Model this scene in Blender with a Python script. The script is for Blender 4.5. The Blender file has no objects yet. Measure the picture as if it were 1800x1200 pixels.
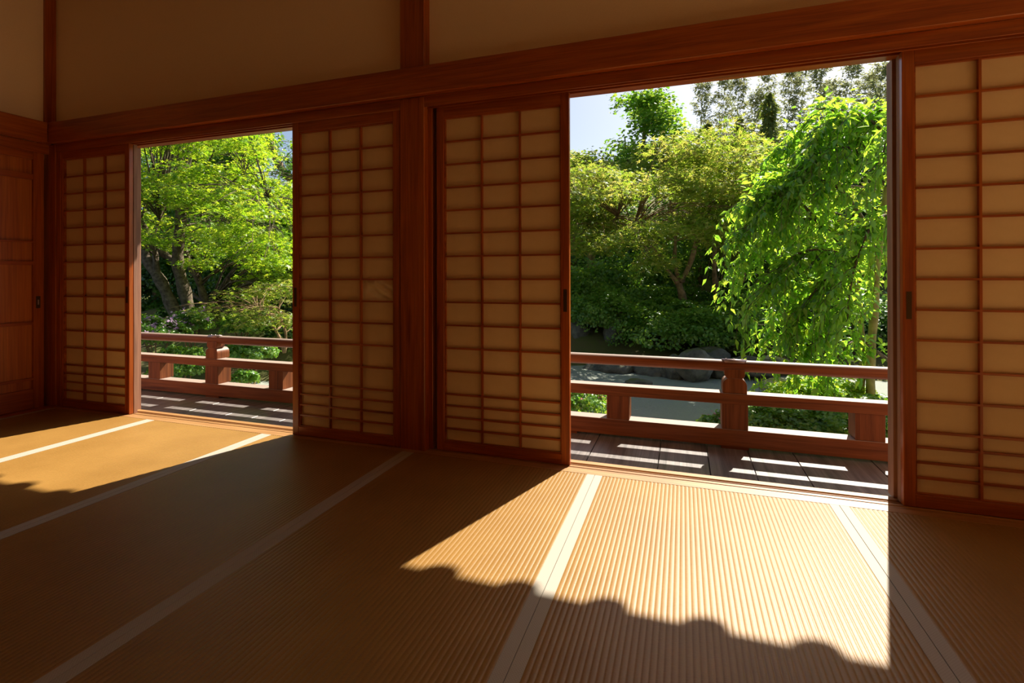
import bpy, bmesh, math, random
import numpy as np
from mathutils import Vector, Matrix, noise

random.seed(7)
rng = np.random.default_rng(11)
scene = bpy.context.scene
COL = scene.collection

# ------------------------------------------------------------------ camera
F_PX, CY = 887.2, 483.0
yaw, pitch, roll = math.radians(18.7), math.radians(.127), math.radians(-.13)
EYE = Vector((0, 0, .92))
fwd = Vector((-math.sin(yaw) * math.cos(pitch), math.cos(yaw) * math.cos(pitch), math.sin(pitch)))
rgt = Vector((math.cos(yaw), math.sin(yaw), 0))
upv = rgt.cross(fwd)
rgt, upv = (math.cos(roll) * rgt + math.sin(roll) * upv, -math.sin(roll) * rgt + math.cos(roll) * upv)
cam = bpy.data.objects.new('camera', bpy.data.cameras.new('camera'))
COL.objects.link(cam)
cam.matrix_world = Matrix(((rgt.x, upv.x, -fwd.x, EYE.x), (rgt.y, upv.y, -fwd.y, EYE.y), (rgt.z, upv.z, -fwd.z, EYE.z), (0, 0, 0, 1)))
cam.data.sensor_width = 36
cam.data.lens = F_PX / 1800 * 36
cam.data.shift_y = -(600 - CY) / 1800
cam.data.clip_start = .05
cam.data.clip_end = 400
scene.camera = cam

def at(px, py, Y):
    """where the sight line through a point of the 1800x1200 photograph meets the plane y = Y"""
    d = (px - 900) / F_PX * rgt + (CY - py) / F_PX * upv + fwd
    return EYE + d * (Y / d.y)

# ------------------------------------------------------------------ sky, sun, exposure
SUN = Vector((.326, 1, 1.062)).normalized()
world = bpy.data.worlds.new('world')
scene.world = world
world.use_nodes = True
wn = world.node_tree
bg = wn.nodes['Background']
sky = wn.nodes.new('ShaderNodeTexSky')
sky.sky_type = 'NISHITA'
sky.sun_disc = False
sky.sun_elevation = math.asin(SUN.z)
sky.sun_rotation = math.atan2(SUN.x, SUN.y)
sky.altitude = 50
sky.air_density = 1.0
sky.dust_density = 2.2
sky.ozone_density = 1.3
wn.links.new(sky.outputs[0], bg.inputs[0])
bg.inputs[1].default_value = .125
sun = bpy.data.objects.new('sun', bpy.data.lights.new('sun', 'SUN'))
COL.objects.link(sun)
sun.rotation_euler = (-SUN).to_track_quat('-Z', 'Y').to_euler()
sun.location = (6, 20, 22)
sun.data.energy = 11.5
sun.data.color = (1, .93, .80)
sun.data.angle = .0093
scene.view_settings.view_transform = 'Standard'
scene.view_settings.look = 'None'
scene.view_settings.exposure = .1
scene.view_settings.gamma = 1
scene.view_settings.use_curve_mapping = False
scene.cycles.max_bounces = 16
scene.cycles.diffuse_bounces = 9

# ------------------------------------------------------------------ materials
def new_mat(name):
    m = bpy.data.materials.new(name)
    m.use_nodes = True
    nt = m.node_tree
    return m, nt, nt.nodes['Principled BSDF']

def ramp(nt, stops):
    r = nt.nodes.new('ShaderNodeValToRGB')
    e = r.color_ramp.elements
    while len(e) < len(stops):
        e.new(.5)
    for k, (p, c) in enumerate(stops):
        e[k].position = p
        e[k].color = (*c, 1)
    return r

def mapping(nt, scale, coord='Object', rnd=True):
    tc = nt.nodes.new('ShaderNodeTexCoord')
    mp = nt.nodes.new('ShaderNodeMapping')
    nt.links.new(tc.outputs[coord], mp.inputs['Vector'])
    mp.inputs['Scale'].default_value = scale
    if rnd:
        oi = nt.nodes.new('ShaderNodeObjectInfo')
        mu = nt.nodes.new('ShaderNodeMath')
        mu.operation = 'MULTIPLY'
        mu.inputs[1].default_value = 37
        nt.links.new(oi.outputs['Random'], mu.inputs[0])
        nt.links.new(mu.outputs[0], mp.inputs['Location'])
    return mp

def noise_tex(nt, vec, scale, detail=4, rough=.6, dist=0):
    n = nt.nodes.new('ShaderNodeTexNoise')
    n.inputs['Scale'].default_value = scale
    n.inputs['Detail'].default_value = detail
    n.inputs['Roughness'].default_value = rough
    n.inputs['Distortion'].default_value = dist
    if vec is not None:
        nt.links.new(vec.outputs[0], n.inputs['Vector'])
    return n

def bump(nt, bsdf, height, strength, dist):
    b = nt.nodes.new('ShaderNodeBump')
    b.inputs['Strength'].default_value = strength
    b.inputs['Distance'].default_value = dist
    nt.links.new(height, b.inputs['Height'])
    nt.links.new(b.outputs[0], bsdf.inputs['Normal'])
    return b

def mixc(nt, a, b, fac, mode='MIX'):
    m = nt.nodes.new('ShaderNodeMix')
    m.data_type = 'RGBA'
    m.blend_type = mode
    for sock, v in ((m.inputs[0], fac), (m.inputs[6], a), (m.inputs[7], b)):
        if hasattr(v, 'is_output') or isinstance(v, bpy.types.NodeSocket):
            nt.links.new(v, sock)
        elif isinstance(v, (int, float)):
            sock.default_value = v
        else:
            sock.default_value = (*v, 1)
    return m.outputs[2]

def wood(name, axis, light, mid, dark, rough=.34, grain=1.0, spec=.6, bumpd=.0006):
    m, nt, b = new_mat(name)
    s = [14 * grain] * 3
    s[axis] = .7 * grain
    mp = mapping(nt, s)
    n = noise_tex(nt, mp, 2.2, 6, .62, .6)
    r = ramp(nt, [(.30, dark), (.5, mid), (.72, light)])
    nt.links.new(n.outputs[0], r.inputs[0])
    s2 = [120 * grain] * 3
    s2[axis] = 2.5 * grain
    mp2 = mapping(nt, s2)
    n2 = noise_tex(nt, mp2, 1.5, 3, .6)
    r2 = ramp(nt, [(.3, (.72, .70, .68)), (.7, (1.08, 1.08, 1.08))])
    nt.links.new(n2.outputs[0], r2.inputs[0])
    nt.links.new(mixc(nt, r.outputs[0], r2.outputs[0], 1.0, 'MULTIPLY'), b.inputs['Base Color'])
    b.inputs['Roughness'].default_value = rough
    b.inputs['Specular IOR Level'].default_value = spec
    bump(nt, b, n2.outputs[0], .35, bumpd)
    return m

HW = dict(light=(.50, .130, .012), mid=(.39, .080, .006), dark=(.23, .036, .002))
WX = wood('cedar_wood_x', 0, **HW)
WY = wood('cedar_wood_y', 1, **HW)
WZ = wood('cedar_wood_z', 2, **HW)
SW = dict(light=(.48, .26, .10), mid=(.40, .20, .07), dark=(.30, .135, .042), rough=.4)
SX = wood('sill_wood_x', 0, **SW)
RW = dict(light=(.27, .088, .026), mid=(.19, .055, .014), dark=(.10, .027, .007), rough=.5, spec=.3)
RX = wood('railing_wood_x', 0, **RW)
RZ = wood('railing_wood_z', 2, **RW)
def sunlit_weathered_tops(m):  # upward faces painted paler: sunlight on weathered tops put into the colour
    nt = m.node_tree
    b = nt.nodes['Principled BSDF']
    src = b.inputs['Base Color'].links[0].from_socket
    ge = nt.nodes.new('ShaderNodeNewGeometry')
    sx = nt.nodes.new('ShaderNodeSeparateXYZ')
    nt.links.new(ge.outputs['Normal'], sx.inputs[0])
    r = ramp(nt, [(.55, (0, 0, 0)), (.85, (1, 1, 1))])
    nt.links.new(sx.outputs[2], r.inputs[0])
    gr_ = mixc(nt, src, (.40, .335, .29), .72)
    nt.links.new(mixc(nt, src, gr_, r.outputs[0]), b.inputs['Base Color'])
sunlit_weathered_tops(RX)
sunlit_weathered_tops(RZ)
DW = dict(light=(.30, .265, .25), mid=(.20, .175, .165), dark=(.095, .083, .08), rough=.42, spec=.6, bumpd=.0015)
DY = wood('deck_wood_y', 1, grain=.8, **DW)
SHW = dict(light=(.42, .22, .13), mid=(.34, .16, .09), dark=(.2, .09, .05), rough=.6)
SHZ = wood('shutter_wood_z', 2, **SHW)
CEILW = wood('ceiling_wood_x', 0, light=(.64, .43, .24), mid=(.57, .38, .20), dark=(.46, .29, .14), rough=.6)
PANELW = wood('door_panel_wood_z', 2, light=(.60, .19, .028), mid=(.50, .135, .017), dark=(.36, .08, .010), rough=.38, grain=.45)

def simple(name, col, rough=.8, spec=.3, metal=0, nscale=None, ncol=None, bumpn=None, coord='Object'):
    m, nt, b = new_mat(name)
    b.inputs['Base Color'].default_value = (*col, 1)
    b.inputs['Roughness'].default_value = rough
    b.inputs['Specular IOR Level'].default_value = spec
    b.inputs['Metallic'].default_value = metal
    if nscale:
        mp = mapping(nt, (1, 1, 1), coord, False)
        n = noise_tex(nt, mp, nscale, 6, .6)
        r = ramp(nt, [(.35, ncol), (.65, col)])
        nt.links.new(n.outputs[0], r.inputs[0])
        nt.links.new(r.outputs[0], b.inputs['Base Color'])
        if bumpn:
            bump(nt, b, n.outputs[0], *bumpn)
    return m

PLASTER = simple('ochre_plaster', (.90, .72, .52), .95, .1, nscale=260, ncol=(.85, .67, .47), bumpn=(.3, .001))
PAPER = simple('shoji_paper', (.80, .60, .36), .9, .15, nscale=9, ncol=(.75, .55, .32))
PAPER2 = simple('shoji_paper_new', (.84, .70, .48), .9, .15, nscale=9, ncol=(.78, .63, .41))
METAL = simple('dark_bronze', (.10, .06, .03), .45, .5, .8)
CLASPM = simple('weathered_copper_plate', (.38, .30, .30), .4, .5, .6)
BARK = simple('bark_grey', (.19, .145, .10), .85, .2, nscale=14, ncol=(.07, .05, .032), bumpn=(.7, .02))
BARK2 = simple('bark_brown', (.34, .22, .12), .85, .2, nscale=11, ncol=(.15, .10, .05), bumpn=(.6, .02))
BARKY = simple('bark_yellow_green', (.42, .36, .13), .7, .3, nscale=12, ncol=(.24, .2, .07), bumpn=(.4, .01))
CULM = simple('bamboo_culm_skin', (.40, .42, .22), .5, .4, nscale=3, ncol=(.3, .33, .17))

def tatami_mat_material():
    m, nt, b = new_mat('tatami_rush')
    mp = mapping(nt, (1, 1, 1), 'Object', False)
    big = noise_tex(nt, mp, 3.0, 4, .55)
    r = ramp(nt, [(.3, (.265, .137, .032)), (.7, (.325, .174, .044))])
    nt.links.new(big.outputs[0], r.inputs[0])
    # fine rush strands that run across the ribs
    mp2 = mapping(nt, (60, 900, 1), 'Object', False)
    n2 = noise_tex(nt, mp2, 1, 3, .7)
    r2 = ramp(nt, [(.3, (.74, .70, .64)), (.68, (1.1, 1.1, 1.1))])
    nt.links.new(n2.outputs[0], r2.inputs[0])
    nt.links.new(mixc(nt, r.outputs[0], r2.outputs[0], .8, 'MULTIPLY'), b.inputs['Base Color'])
    b.inputs['Roughness'].default_value = .4
    b.inputs['Specular IOR Level'].default_value = .3
    bump(nt, b, n2.outputs[0], .5, .0006)
    return m
TATAMI = tatami_mat_material()

def border_material():
    m, nt, b = new_mat('mat_border_cloth')
    mp = mapping(nt, (260, 260, 260), 'Object', False)
    v = nt.nodes.new('ShaderNodeTexChecker')
    v.inputs['Scale'].default_value = 1
    v.inputs[1].default_value = (.42, .37, .30, 1)
    v.inputs[2].default_value = (.34, .30, .24, 1)
    nt.links.new(mp.outputs[0], v.inputs[0])
    n = noise_tex(nt, mp, .8, 3)
    nt.links.new(mixc(nt, v.outputs[0], (.38, .335, .27), .5), b.inputs['Base Color'])
    b.inputs['Roughness'].default_value = .7
    b.inputs['Specular IOR Level'].default_value = .3
    bump(nt, b, n.outputs[0], .5, .0006)
    return m
BORDER = border_material()

def leaf_mat(name, cols, trans, tcol, gloss=.06, rough=.45, mixf=.5):
    m = bpy.data.materials.new(name)
    m.use_nodes = True
    nt = m.node_tree
    nt.nodes.clear()
    out = nt.nodes.new('ShaderNodeOutputMaterial')
    ge = nt.nodes.new('ShaderNodeNewGeometry')
    k = len(cols) - 1
    r = ramp(nt, [(i / k, c) for i, c in enumerate(cols)])
    nt.links.new(ge.outputs['Random Per Island'], r.inputs[0])
    rt = ramp(nt, [(i / (len(tcol) - 1), c) for i, c in enumerate(tcol)])
    nt.links.new(ge.outputs['Random Per Island'], rt.inputs[0])
    d = nt.nodes.new('ShaderNodeBsdfDiffuse')
    nt.links.new(r.outputs[0], d.inputs[0])
    t = nt.nodes.new('ShaderNodeBsdfTranslucent')
    nt.links.new(rt.outputs[0], t.inputs[0])
    mx = nt.nodes.new('ShaderNodeMixShader')
    mx.inputs[0].default_value = mixf
    nt.links.new(d.outputs[0], mx.inputs[1])
    nt.links.new(t.outputs[0], mx.inputs[2])
    g = nt.nodes.new('ShaderNodeBsdfGlossy')
    g.inputs['Roughness'].default_value = rough
    g.inputs[0].default_value = (1, 1, 1, 1)
    mx2 = nt.nodes.new('ShaderNodeMixShader')
    mx2.inputs[0].default_value = gloss
    nt.links.new(mx.outputs[0], mx2.inputs[1])
    nt.links.new(g.outputs[0], mx2.inputs[2])
    nt.links.new(mx2.outputs[0], out.inputs[0])
    return m

L_BRIGHT = leaf_mat('maple_leaf_bright', [(.11, .25, .012), (.18, .33, .02), (.27, .38, .03)], .5, [(.36, .66, .02), (.56, .78, .03), (.80, .84, .06)], .03)
L_MID = leaf_mat('maple_leaf_mid', [(.11, .21, .02), (.18, .28, .03), (.27, .27, .06)], .5, [(.34, .54, .04), (.54, .66, .06), (.78, .68, .16)], .03)
L_DARK = leaf_mat('evergreen_leaf', [(.03, .09, .018), (.055, .14, .026), (.09, .19, .035)], .3, [(.09, .26, .03), (.17, .38, .04), (.32, .5, .06)], .05, .35, .35)
L_BUSH = leaf_mat('shrub_leaf', [(.08, .20, .028), (.13, .29, .04), (.20, .34, .05)], .3, [(.20, .50, .03), (.36, .62, .04), (.58, .70, .07)], .04, .4, .4)
L_CHERRY = leaf_mat('cherry_leaf', [(.07, .20, .02), (.10, .27, .025), (.16, .33, .03)], .4, [(.26, .60, .03), (.44, .76, .04), (.70, .84, .07)], .05, .4, .6)
L_BAMBOO = leaf_mat('bamboo_leaf', [(.20, .24, .12), (.26, .29, .14), (.33, .32, .15)], .4, [(.26, .31, .14), (.34, .37, .16), (.42, .40, .18)], .03, .5, .5)
L_CONIFER = leaf_mat('conifer_spray', [(.10, .15, .03), (.17, .21, .04), (.25, .26, .06)], .4, [(.2, .3, .04), (.34, .42, .06), (.48, .46, .1)], .03, .5, .4)
L_FLOWER = leaf_mat('azalea_petal', [(.50, .28, .52), (.60, .38, .64), (.74, .52, .76)], .4, [(.6, .35, .6), (.7, .45, .7), (.8, .6, .8)], .02)
L_PINK = leaf_mat('pink_petal', [(.55, .16, .24), (.62, .22, .3)], .4, [(.6, .2, .3), (.7, .3, .35)], .02)
L_FERN = leaf_mat('dry_fern', [(.16, .14, .04), (.2, .2, .05), (.12, .2, .04)], .3, [(.3, .28, .06), (.35, .34, .08), (.25, .36, .06)], .02)

def ground_mat(name, a, b_, c, sc=1.0, bd=.02, rough=.95):
    m, nt, b = new_mat(name)
    mp = mapping(nt, (1, 1, 1), 'Object', False)
    n = noise_tex(nt, mp, 60 * sc, 5, .75)
    n2 = noise_tex(nt, mp, 1.4 * sc, 4, .6)
    r = ramp(nt, [(.3, a), (.7, b_)])
    nt.links.new(n.outputs[0], r.inputs[0])
    r2 = ramp(nt, [(.35, (0, 0, 0)), (.6, (1, 1, 1))])
    nt.links.new(n2.outputs[0], r2.inputs[0])
    nt.links.new(mixc(nt, r.outputs[0], c, r2.outputs[0]), b.inputs['Base Color'])
    b.inputs['Roughness'].default_value = rough
    b.inputs['Specular IOR Level'].default_value = .15
    bump(nt, b, n.outputs[0], .7, bd)
    return m
GRAVEL = ground_mat('raked_gravel', (.27, .29, .25), (.38, .39, .34), (.32, .35, .30), .8, .02)
MOSS = ground_mat('mossy_earth', (.08, .11, .025), (.15, .18, .04), (.16, .13, .06), 1, .03)
def rock_mat(name, c1, c2, moss):
    m, nt, b = new_mat(name)
    mp = mapping(nt, (1, 1, 1), 'Object', True)
    n = noise_tex(nt, mp, 5, 8, .7)
    r = ramp(nt, [(.35, c1), (.65, c2)])
    nt.links.new(n.outputs[0], r.inputs[0])
    ge = nt.nodes.new('ShaderNodeNewGeometry')
    sx = nt.nodes.new('ShaderNodeSeparateXYZ')
    nt.links.new(ge.outputs['Normal'], sx.inputs[0])
    n2 = noise_tex(nt, mp, 3.1, 4, .6)
    mu = nt.nodes.new('ShaderNodeMath'); mu.operation = 'MULTIPLY'
    nt.links.new(sx.outputs[2], mu.inputs[0]); nt.links.new(n2.outputs[0], mu.inputs[1])
    r3 = ramp(nt, [(.40, (0, 0, 0)), (.52, (1, 1, 1))])
    nt.links.new(mu.outputs[0], r3.inputs[0])
    nt.links.new(mixc(nt, r.outputs[0], moss, r3.outputs[0]), b.inputs['Base Color'])
    b.inputs['Roughness'].default_value = .85
    bump(nt, b, n.outputs[0], .8, .03)
    return m
ROCK = rock_mat('garden_rock', (.06, .06, .052), (.19, .18, .15), (.11, .12, .035))
ROCKL = rock_mat('garden_rock_pale', (.24, .23, .20), (.46, .43, .37), (.30, .29, .10))

# ------------------------------------------------------------------ builders
def link(name, me, mat, parent=None):
    o = bpy.data.objects.new(name, me)
    if mat is not None and not me.materials:
        me.materials.append(mat)
    COL.objects.link(o)
    if parent is not None:
        o.parent = parent
        o.matrix_parent_inverse = Matrix.Translation(-ROOTLOC.get(parent.name, Vector((0, 0, 0))))
    return o
ROOTLOC = {}

def root(name, loc, label, cat, group=None, kind=None):
    o = bpy.data.objects.new(name, None)
    o.empty_display_size = .1
    COL.objects.link(o)
    o.location = loc
    ROOTLOC[o.name] = Vector(loc)
    tag(o, label, cat, group, kind)
    return o

def tag(o, label=None, cat=None, group=None, kind=None):
    if label: o['label'] = label
    if cat: o['category'] = cat
    if group: o['group'] = group
    if kind: o['kind'] = kind
    return o

def pymesh(name, v, f, smooth=False):
    me = bpy.data.meshes.new(name)
    me.from_pydata([tuple(p) for p in v], [], f)
    me.update()
    if smooth:
        me.polygons.foreach_set('use_smooth', [True] * len(me.polygons))
    return me

BF = [(0, 3, 2, 1), (4, 5, 6, 7), (0, 1, 5, 4), (1, 2, 6, 5), (2, 3, 7, 6), (3, 0, 4, 7)]
class MB:
    def __init__(s): s.v = []; s.f = []
    def box(s, x0, x1, y0, y1, z0, z1):
        n = len(s.v)
        s.v += [(x0, y0, z0), (x1, y0, z0), (x1, y1, z0), (x0, y1, z0), (x0, y0, z1), (x1, y0, z1), (x1, y1, z1), (x0, y1, z1)]
        s.f += [tuple(i + n for i in q) for q in BF]
        return s
    def prism(s, prof, a0, a1, axis='y'):
        n = len(s.v); k = len(prof)
        for a in (a0, a1):
            for p, q in prof:
                s.v.append((p, a, q) if axis == 'y' else ((a, p, q) if axis == 'x' else (p, q, a)))
        s.f += [tuple(n + i for i in range(k)), tuple(n + k + i for i in reversed(range(k)))]
        s.f += [(n + i, n + k + i, n + k + (i + 1) % k, n + (i + 1) % k) for i in range(k)]
        return s
    def make(s, name, mat, parent=None, bevel=0, smooth=False):
        me = pymesh(name, s.v, s.f, smooth)
        bm = bmesh.new(); bm.from_mesh(me)
        bmesh.ops.recalc_face_normals(bm, faces=bm.faces)
        if bevel:
            bmesh.ops.bevel(bm, geom=list(bm.edges), offset=bevel, segments=1, affect='EDGES')
        bm.to_mesh(me); bm.free()
        return link(name, me, mat, parent)

def box(name, mat, parent, x0, x1, y0, y1, z0, z1, bevel=0):
    return MB().box(x0, x1, y0, y1, z0, z1).make(name, mat, parent, bevel)

def struct(o, label=None):
    o['kind'] = 'structure'
    if label: o['label'] = label
    return o

# ------------------------------------------------------------------ room shell
XL, XR, YB, H = -4.37, 7.7, -4.2, 2.95      # plaster faces, ceiling height
NB, NT = 1.869, 2.014                        # nageshi rail
PF = 2.37                                    # front face of posts and kamoi

struct(box('floor', TATAMI, None, XL - .1, XR + .1, YB - .1, 2.33, -.25, -.055), 'floor slab under the straw mats')
struct(box('floor_rear', TATAMI, None, XL, 2.5, YB, .415, -.055, 0), 'straw floor behind the camera')
PALE = wood('pale_floor_wood_x', 0, light=(.88, .66, .38), mid=(.84, .62, .34), dark=(.74, .52, .28), rough=.5)
struct(box('floor_bounce', PALE, None, 2.5, XR, YB, 2.43, -.055, 0), 'unseen pale board floor added on the right to bounce sunlight')  # added out of view: pale boards throw sunlight back onto walls and screens
wf = MB().box(XL - .1, 1.66, 2.43, 2.50, NB, H + .05).make('wall_front', PLASTER)
struct(wf, 'ochre plaster above the dark head rail')
wf2 = MB().box(1.66, 1.86, 2.43, 2.50, -.25, H).box(4.5, 4.65, 2.43, 2.50, -.25, H).box(7.5, XR + .1, 2.43, 2.50, -.25, H + .05).box(1.86, 7.5, 2.43, 2.5, 2.88, H + .05).make('wall_front_added', PLASTER); struct(wf2, 'added open bays, unseen beyond the right screens, letting in sun')  # plaster round openings added out of view so sun reaches the pale floor
struct(box('wall_left', PLASTER, None, XL - .12, XL, YB, 2.43, NB - .1, H + .05), 'ochre plaster above the left doors')
struct(box('wall_left_lower', PLASTER, None, XL - .12, -4.395, YB, 2.53, -.25, NB - .1), 'plaster behind the left doors')
struct(box('wall_right', CEILW, None, XR, XR + .12, YB, 2.5, -.25, H + .05), 'plaster right wall')
struct(box('wall_rear', CEILW, None, XL - .12, XR + .12, YB - .12, YB, -.25, H + .05), 'plaster rear wall')
ce = root('ceiling', (0, -1, H), 'dark board ceiling', None, kind='structure')
y = YB
while y < 2.5:
    box('board', CEILW, ce, XL, XR, y + .003, min(y + .447, 2.43), H, H + .02)
    y += .45
box('slab', CEILW, ce, XL - .1, XR + .1, YB, 2.5, H + .02, H + .06)
for k in range(10):
    box('batten', CEILW, ce, XL + .45 + k * .91, XL + .48 + k * .91, YB, 2.43, H - .03, H)

# posts
def post(n, label, x0, x1, y0, y1, z0, z1, mat=WZ, bev=.004):
    return struct(box(f'trim_{n}', mat, None, x0, x1, y0, y1, z0, z1, bev), label)
post(1, 'thick square cedar post between the two openings, lower length', -1.436, -1.289, PF, PF + .147, -.2, NB)
post(2, 'dark cedar post above the head rail in the middle', -1.436, -1.289, PF, PF + .09, NT - .005, H)
post(3, 'cedar corner post between left doors and front screens', -4.39, -4.245, PF, PF + .147, -.2, NB)
post(4, 'slim dark corner post above the head rail', -4.40, -4.345, PF - .005, PF + .09, NT - .005, H)
post(5, 'cedar post beyond the rightmost screen', 1.515, 1.66, PF, PF + .147, -.2, H)
post(6, 'narrow cedar jamb strip on the right of the middle post', -1.289, -1.264, PF + .043, PF + .10, 0, 1.815, bev=.0015)
post(7, 'narrow cedar jamb strip beside the corner post', -4.245, -4.20, PF + .004, PF + .09, 0, 1.815, bev=.0015)
# head rails
struct(box('trim_8', WX, None, -4.257, 1.70, 2.33, PF, NB, NT, .003), 'broad dark cedar head rail across the front wall')
struct(box('trim_9', WY, None, -4.31, -4.257, YB, 2.33, NB, NT, .003), 'broad cedar head rail on the left wall')
struct(box('trim_17', WY, None, -4.372, -4.30, 2.325, 2.375, NB, NT, .002), 'corner block of the head rail')
for n_, (xa, xb, lb) in enumerate(((-4.245, -1.436, 'grooved cedar track above the left opening'), (-1.289, 1.515, 'grooved cedar track above the right opening'))):
    km = MB()
    for a, b_ in ((PF + .0005, 2.3765), (2.403, 2.4105), (2.4385, 2.497)):
        km.box(xa, xb, a, b_, 1.813, 1.84)
    km.box(xa, xb, PF + .0005, 2.497, 1.838, NB)
    struct(km.make('trim_10' if n_ == 0 else 'trim_14', WX, None, .0012), lb)
struct(box('trim_15', WX, None, XL, 1.70, 2.44, 2.51, 1.845, NB + .02), 'lintel beam behind the tracks')
struct(box('trim_11', WY, None, -4.365, -4.315, YB, PF, 1.80, NB, .002), 'cedar track above the left doors')
# sill with its tracks
sl = root('trim_12', (-1.4, 2.4, 0), 'grooved wooden sill along the straw mats', None, kind='structure')
box('board', SX, sl, -4.245, 1.56, 2.335, 2.374, -.05, 0, .001)
box('board', SX, sl, -4.245, 1.56, 2.374, 2.4045, -.05, -.0025)
box('board', SX, sl, -4.245, 1.56, 2.4045, 2.4085, -.05, 0, .0008)
box('board', SX, sl, -4.245, 1.56, 2.4085, 2.434, -.05, -.0025)
box('board', SX, sl, -4.245, 1.56, 2.434, 2.4385, -.05, .0005, .0008)
box('board', DY, sl, -4.245, 1.56, 2.4385, 2.457, -.09, -.05)
box('board', SX, sl, -4.245, 1.56, 2.457, 2.497, -.12, 0, .002)
struct(box('trim_13', WY, None, -4.37, -4.218, -1, 2.335, -.05, -.002, .001), 'dark wooden sill below the left doors')
struct(box('trim_18', WX, None, -4.37, -4.245, 2.335, 2.37, -.05, -.002), 'sill corner piece')

# ------------------------------------------------------------------ sliding paper screens
SW_, ST = .716, .042
ROWS = [.055 + .0605 * k for k in range(5)] + [.297 + .12125 * k for k in range(1, 13)]
GW = (SW_ - 2 * ST - .012) / 3                 # column width
def shared_box(name, sx, sy, sz, mat):
    m = MB().box(-sx / 2, sx / 2, 0, sy, -sz / 2, sz / 2)
    me = pymesh(name, m.v, m.f)
    me.materials.append(mat)
    return me
ME_FULL = shared_box('paper_full', GW, .0008, .1213, PAPER)
ME_HALF = shared_box('paper_half', GW, .0008, .0606, PAPER)
ME_FULL2 = shared_box('paper_full_new', GW, .0008, .1213, PAPER2)
ME_BARH = shared_box('bar_h', SW_ - 2 * ST, .014, .0085, WX)
ME_BARV = shared_box('bar_v', .009, .015, 1.70, WZ)

def placed(name, me, parent, x, y, z):
    o = link(name, me, None, parent)
    o.location = (x, y, z)
    return o

def wrinkled_pane(parent, x, y, z):
    nx, nz = 34, 20
    v, f = [], []
    for j in range(nz + 1):
        for i in range(nx + 1):
            u, w = i / nx - .5, j / nz - .5
            px_, pz = u * GW, w * .1213
            edge = min(1, (.5 - abs(u)) * 7) * min(1, (.5 - abs(w)) * 6)
            a = u * .62 + w * .78
            d = .010 * math.sin(a * 16 + 1.5 * math.sin(u * 5)) * max(0, .4 + u) + .009 * math.exp(-((a - .12) / .07) ** 2) + .003 * math.sin((u - w) * 9)
            v.append((px_, -d * edge, pz))
    for j in range(nz):
        for i in range(nx):
            k = j * (nx + 1) + i
            f.append((k, k + 1, k + nx + 2, k + nx + 1))
    me = pymesh('wrinkled', v, f, True)
    me.materials.append(PAPER2)
    o = placed('paper_pane', me, parent, x, y, z)
    o['label'] = 'wrinkled paper pane sagging out of its lattice cell'

def screen(xl, yf, label, pull, special=False):
    r = root('sliding_screen', (xl + SW_ / 2, yf + .014, 0), label, 'screen', 'paper lattice sliding screens')
    xr = xl + SW_
    zb, zt = .05, 1.76
    for a, b_ in ((xl, xl + ST), (xr - ST, xr)):
        box('stile', WZ, r, a, b_, yf, yf + .027, 0, 1.815, .0015)
    box('top_rail', WX, r, xl + ST, xr - ST, yf + .001, yf + .026, zt, 1.815, .001)
    box('bottom_rail', WX, r, xl + ST, xr - ST, yf + .001, yf + .026, 0, zb, .001)
    x0, x1 = xl + ST, xr - ST
    yb = yf + .007
    lat = MB()
    lat.box(x0, x0 + .006, yb, yb + .015, zb, zt).box(x1 - .006, x1, yb, yb + .015, zb, zt)
    lat.box(x0 + .006, x1 - .006, yb, yb + .015, zb, zb + .005).box(x0 + .006, x1 - .006, yb, yb + .015, zt - .008, zt)
    lat.make('lattice_edge', WX, r)
    for z in ROWS[1:-1]:
        placed('lattice_bar', ME_BARH, r, (x0 + x1) / 2, yb, z)
    for k in (1, 2):
        placed('lattice_bar', ME_BARV, r, x0 + .006 + GW * k, yb - .0005, (zb + zt) / 2)
    for j in range(16):
        z = (ROWS[j] + ROWS[j + 1]) / 2
        for k in range(3):
            x = x0 + .006 + GW * (k + .5)
            if special and j == 8 and k == 2:
                wrinkled_pane(r, x, yb + .0145, z)
                continue
            me = ME_HALF if j < 4 else ME_FULL
            if special and j == 9 and k == 0:
                me = ME_FULL2
            o = placed('paper_pane', me, r, x, yb + .015, z)
            if me is ME_FULL2: o['label'] = 'paler replaced paper pane'
    px = xl + ST / 2 if pull < 0 else xr - ST / 2
    pz = .80
    MB().box(px - .009, px + .009, yf - .0012, yf + .001, pz - .055, pz + .055).make('finger_pull', METAL, r, .0005)
    return r

screen(-4.226, 2.3775, 'paper lattice screen in the corner, left of the left garden opening', 1)
screen(-2.157, 2.3775, 'paper lattice screen with a wrinkled pane, left of the thick middle post', -1, True)
screen(-1.238, 2.411, 'paper lattice screen between the middle post and the right garden opening', 1)
screen(.832, 2.411, 'paper lattice screen to the right of the right garden opening, cut by the frame', -1)

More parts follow.
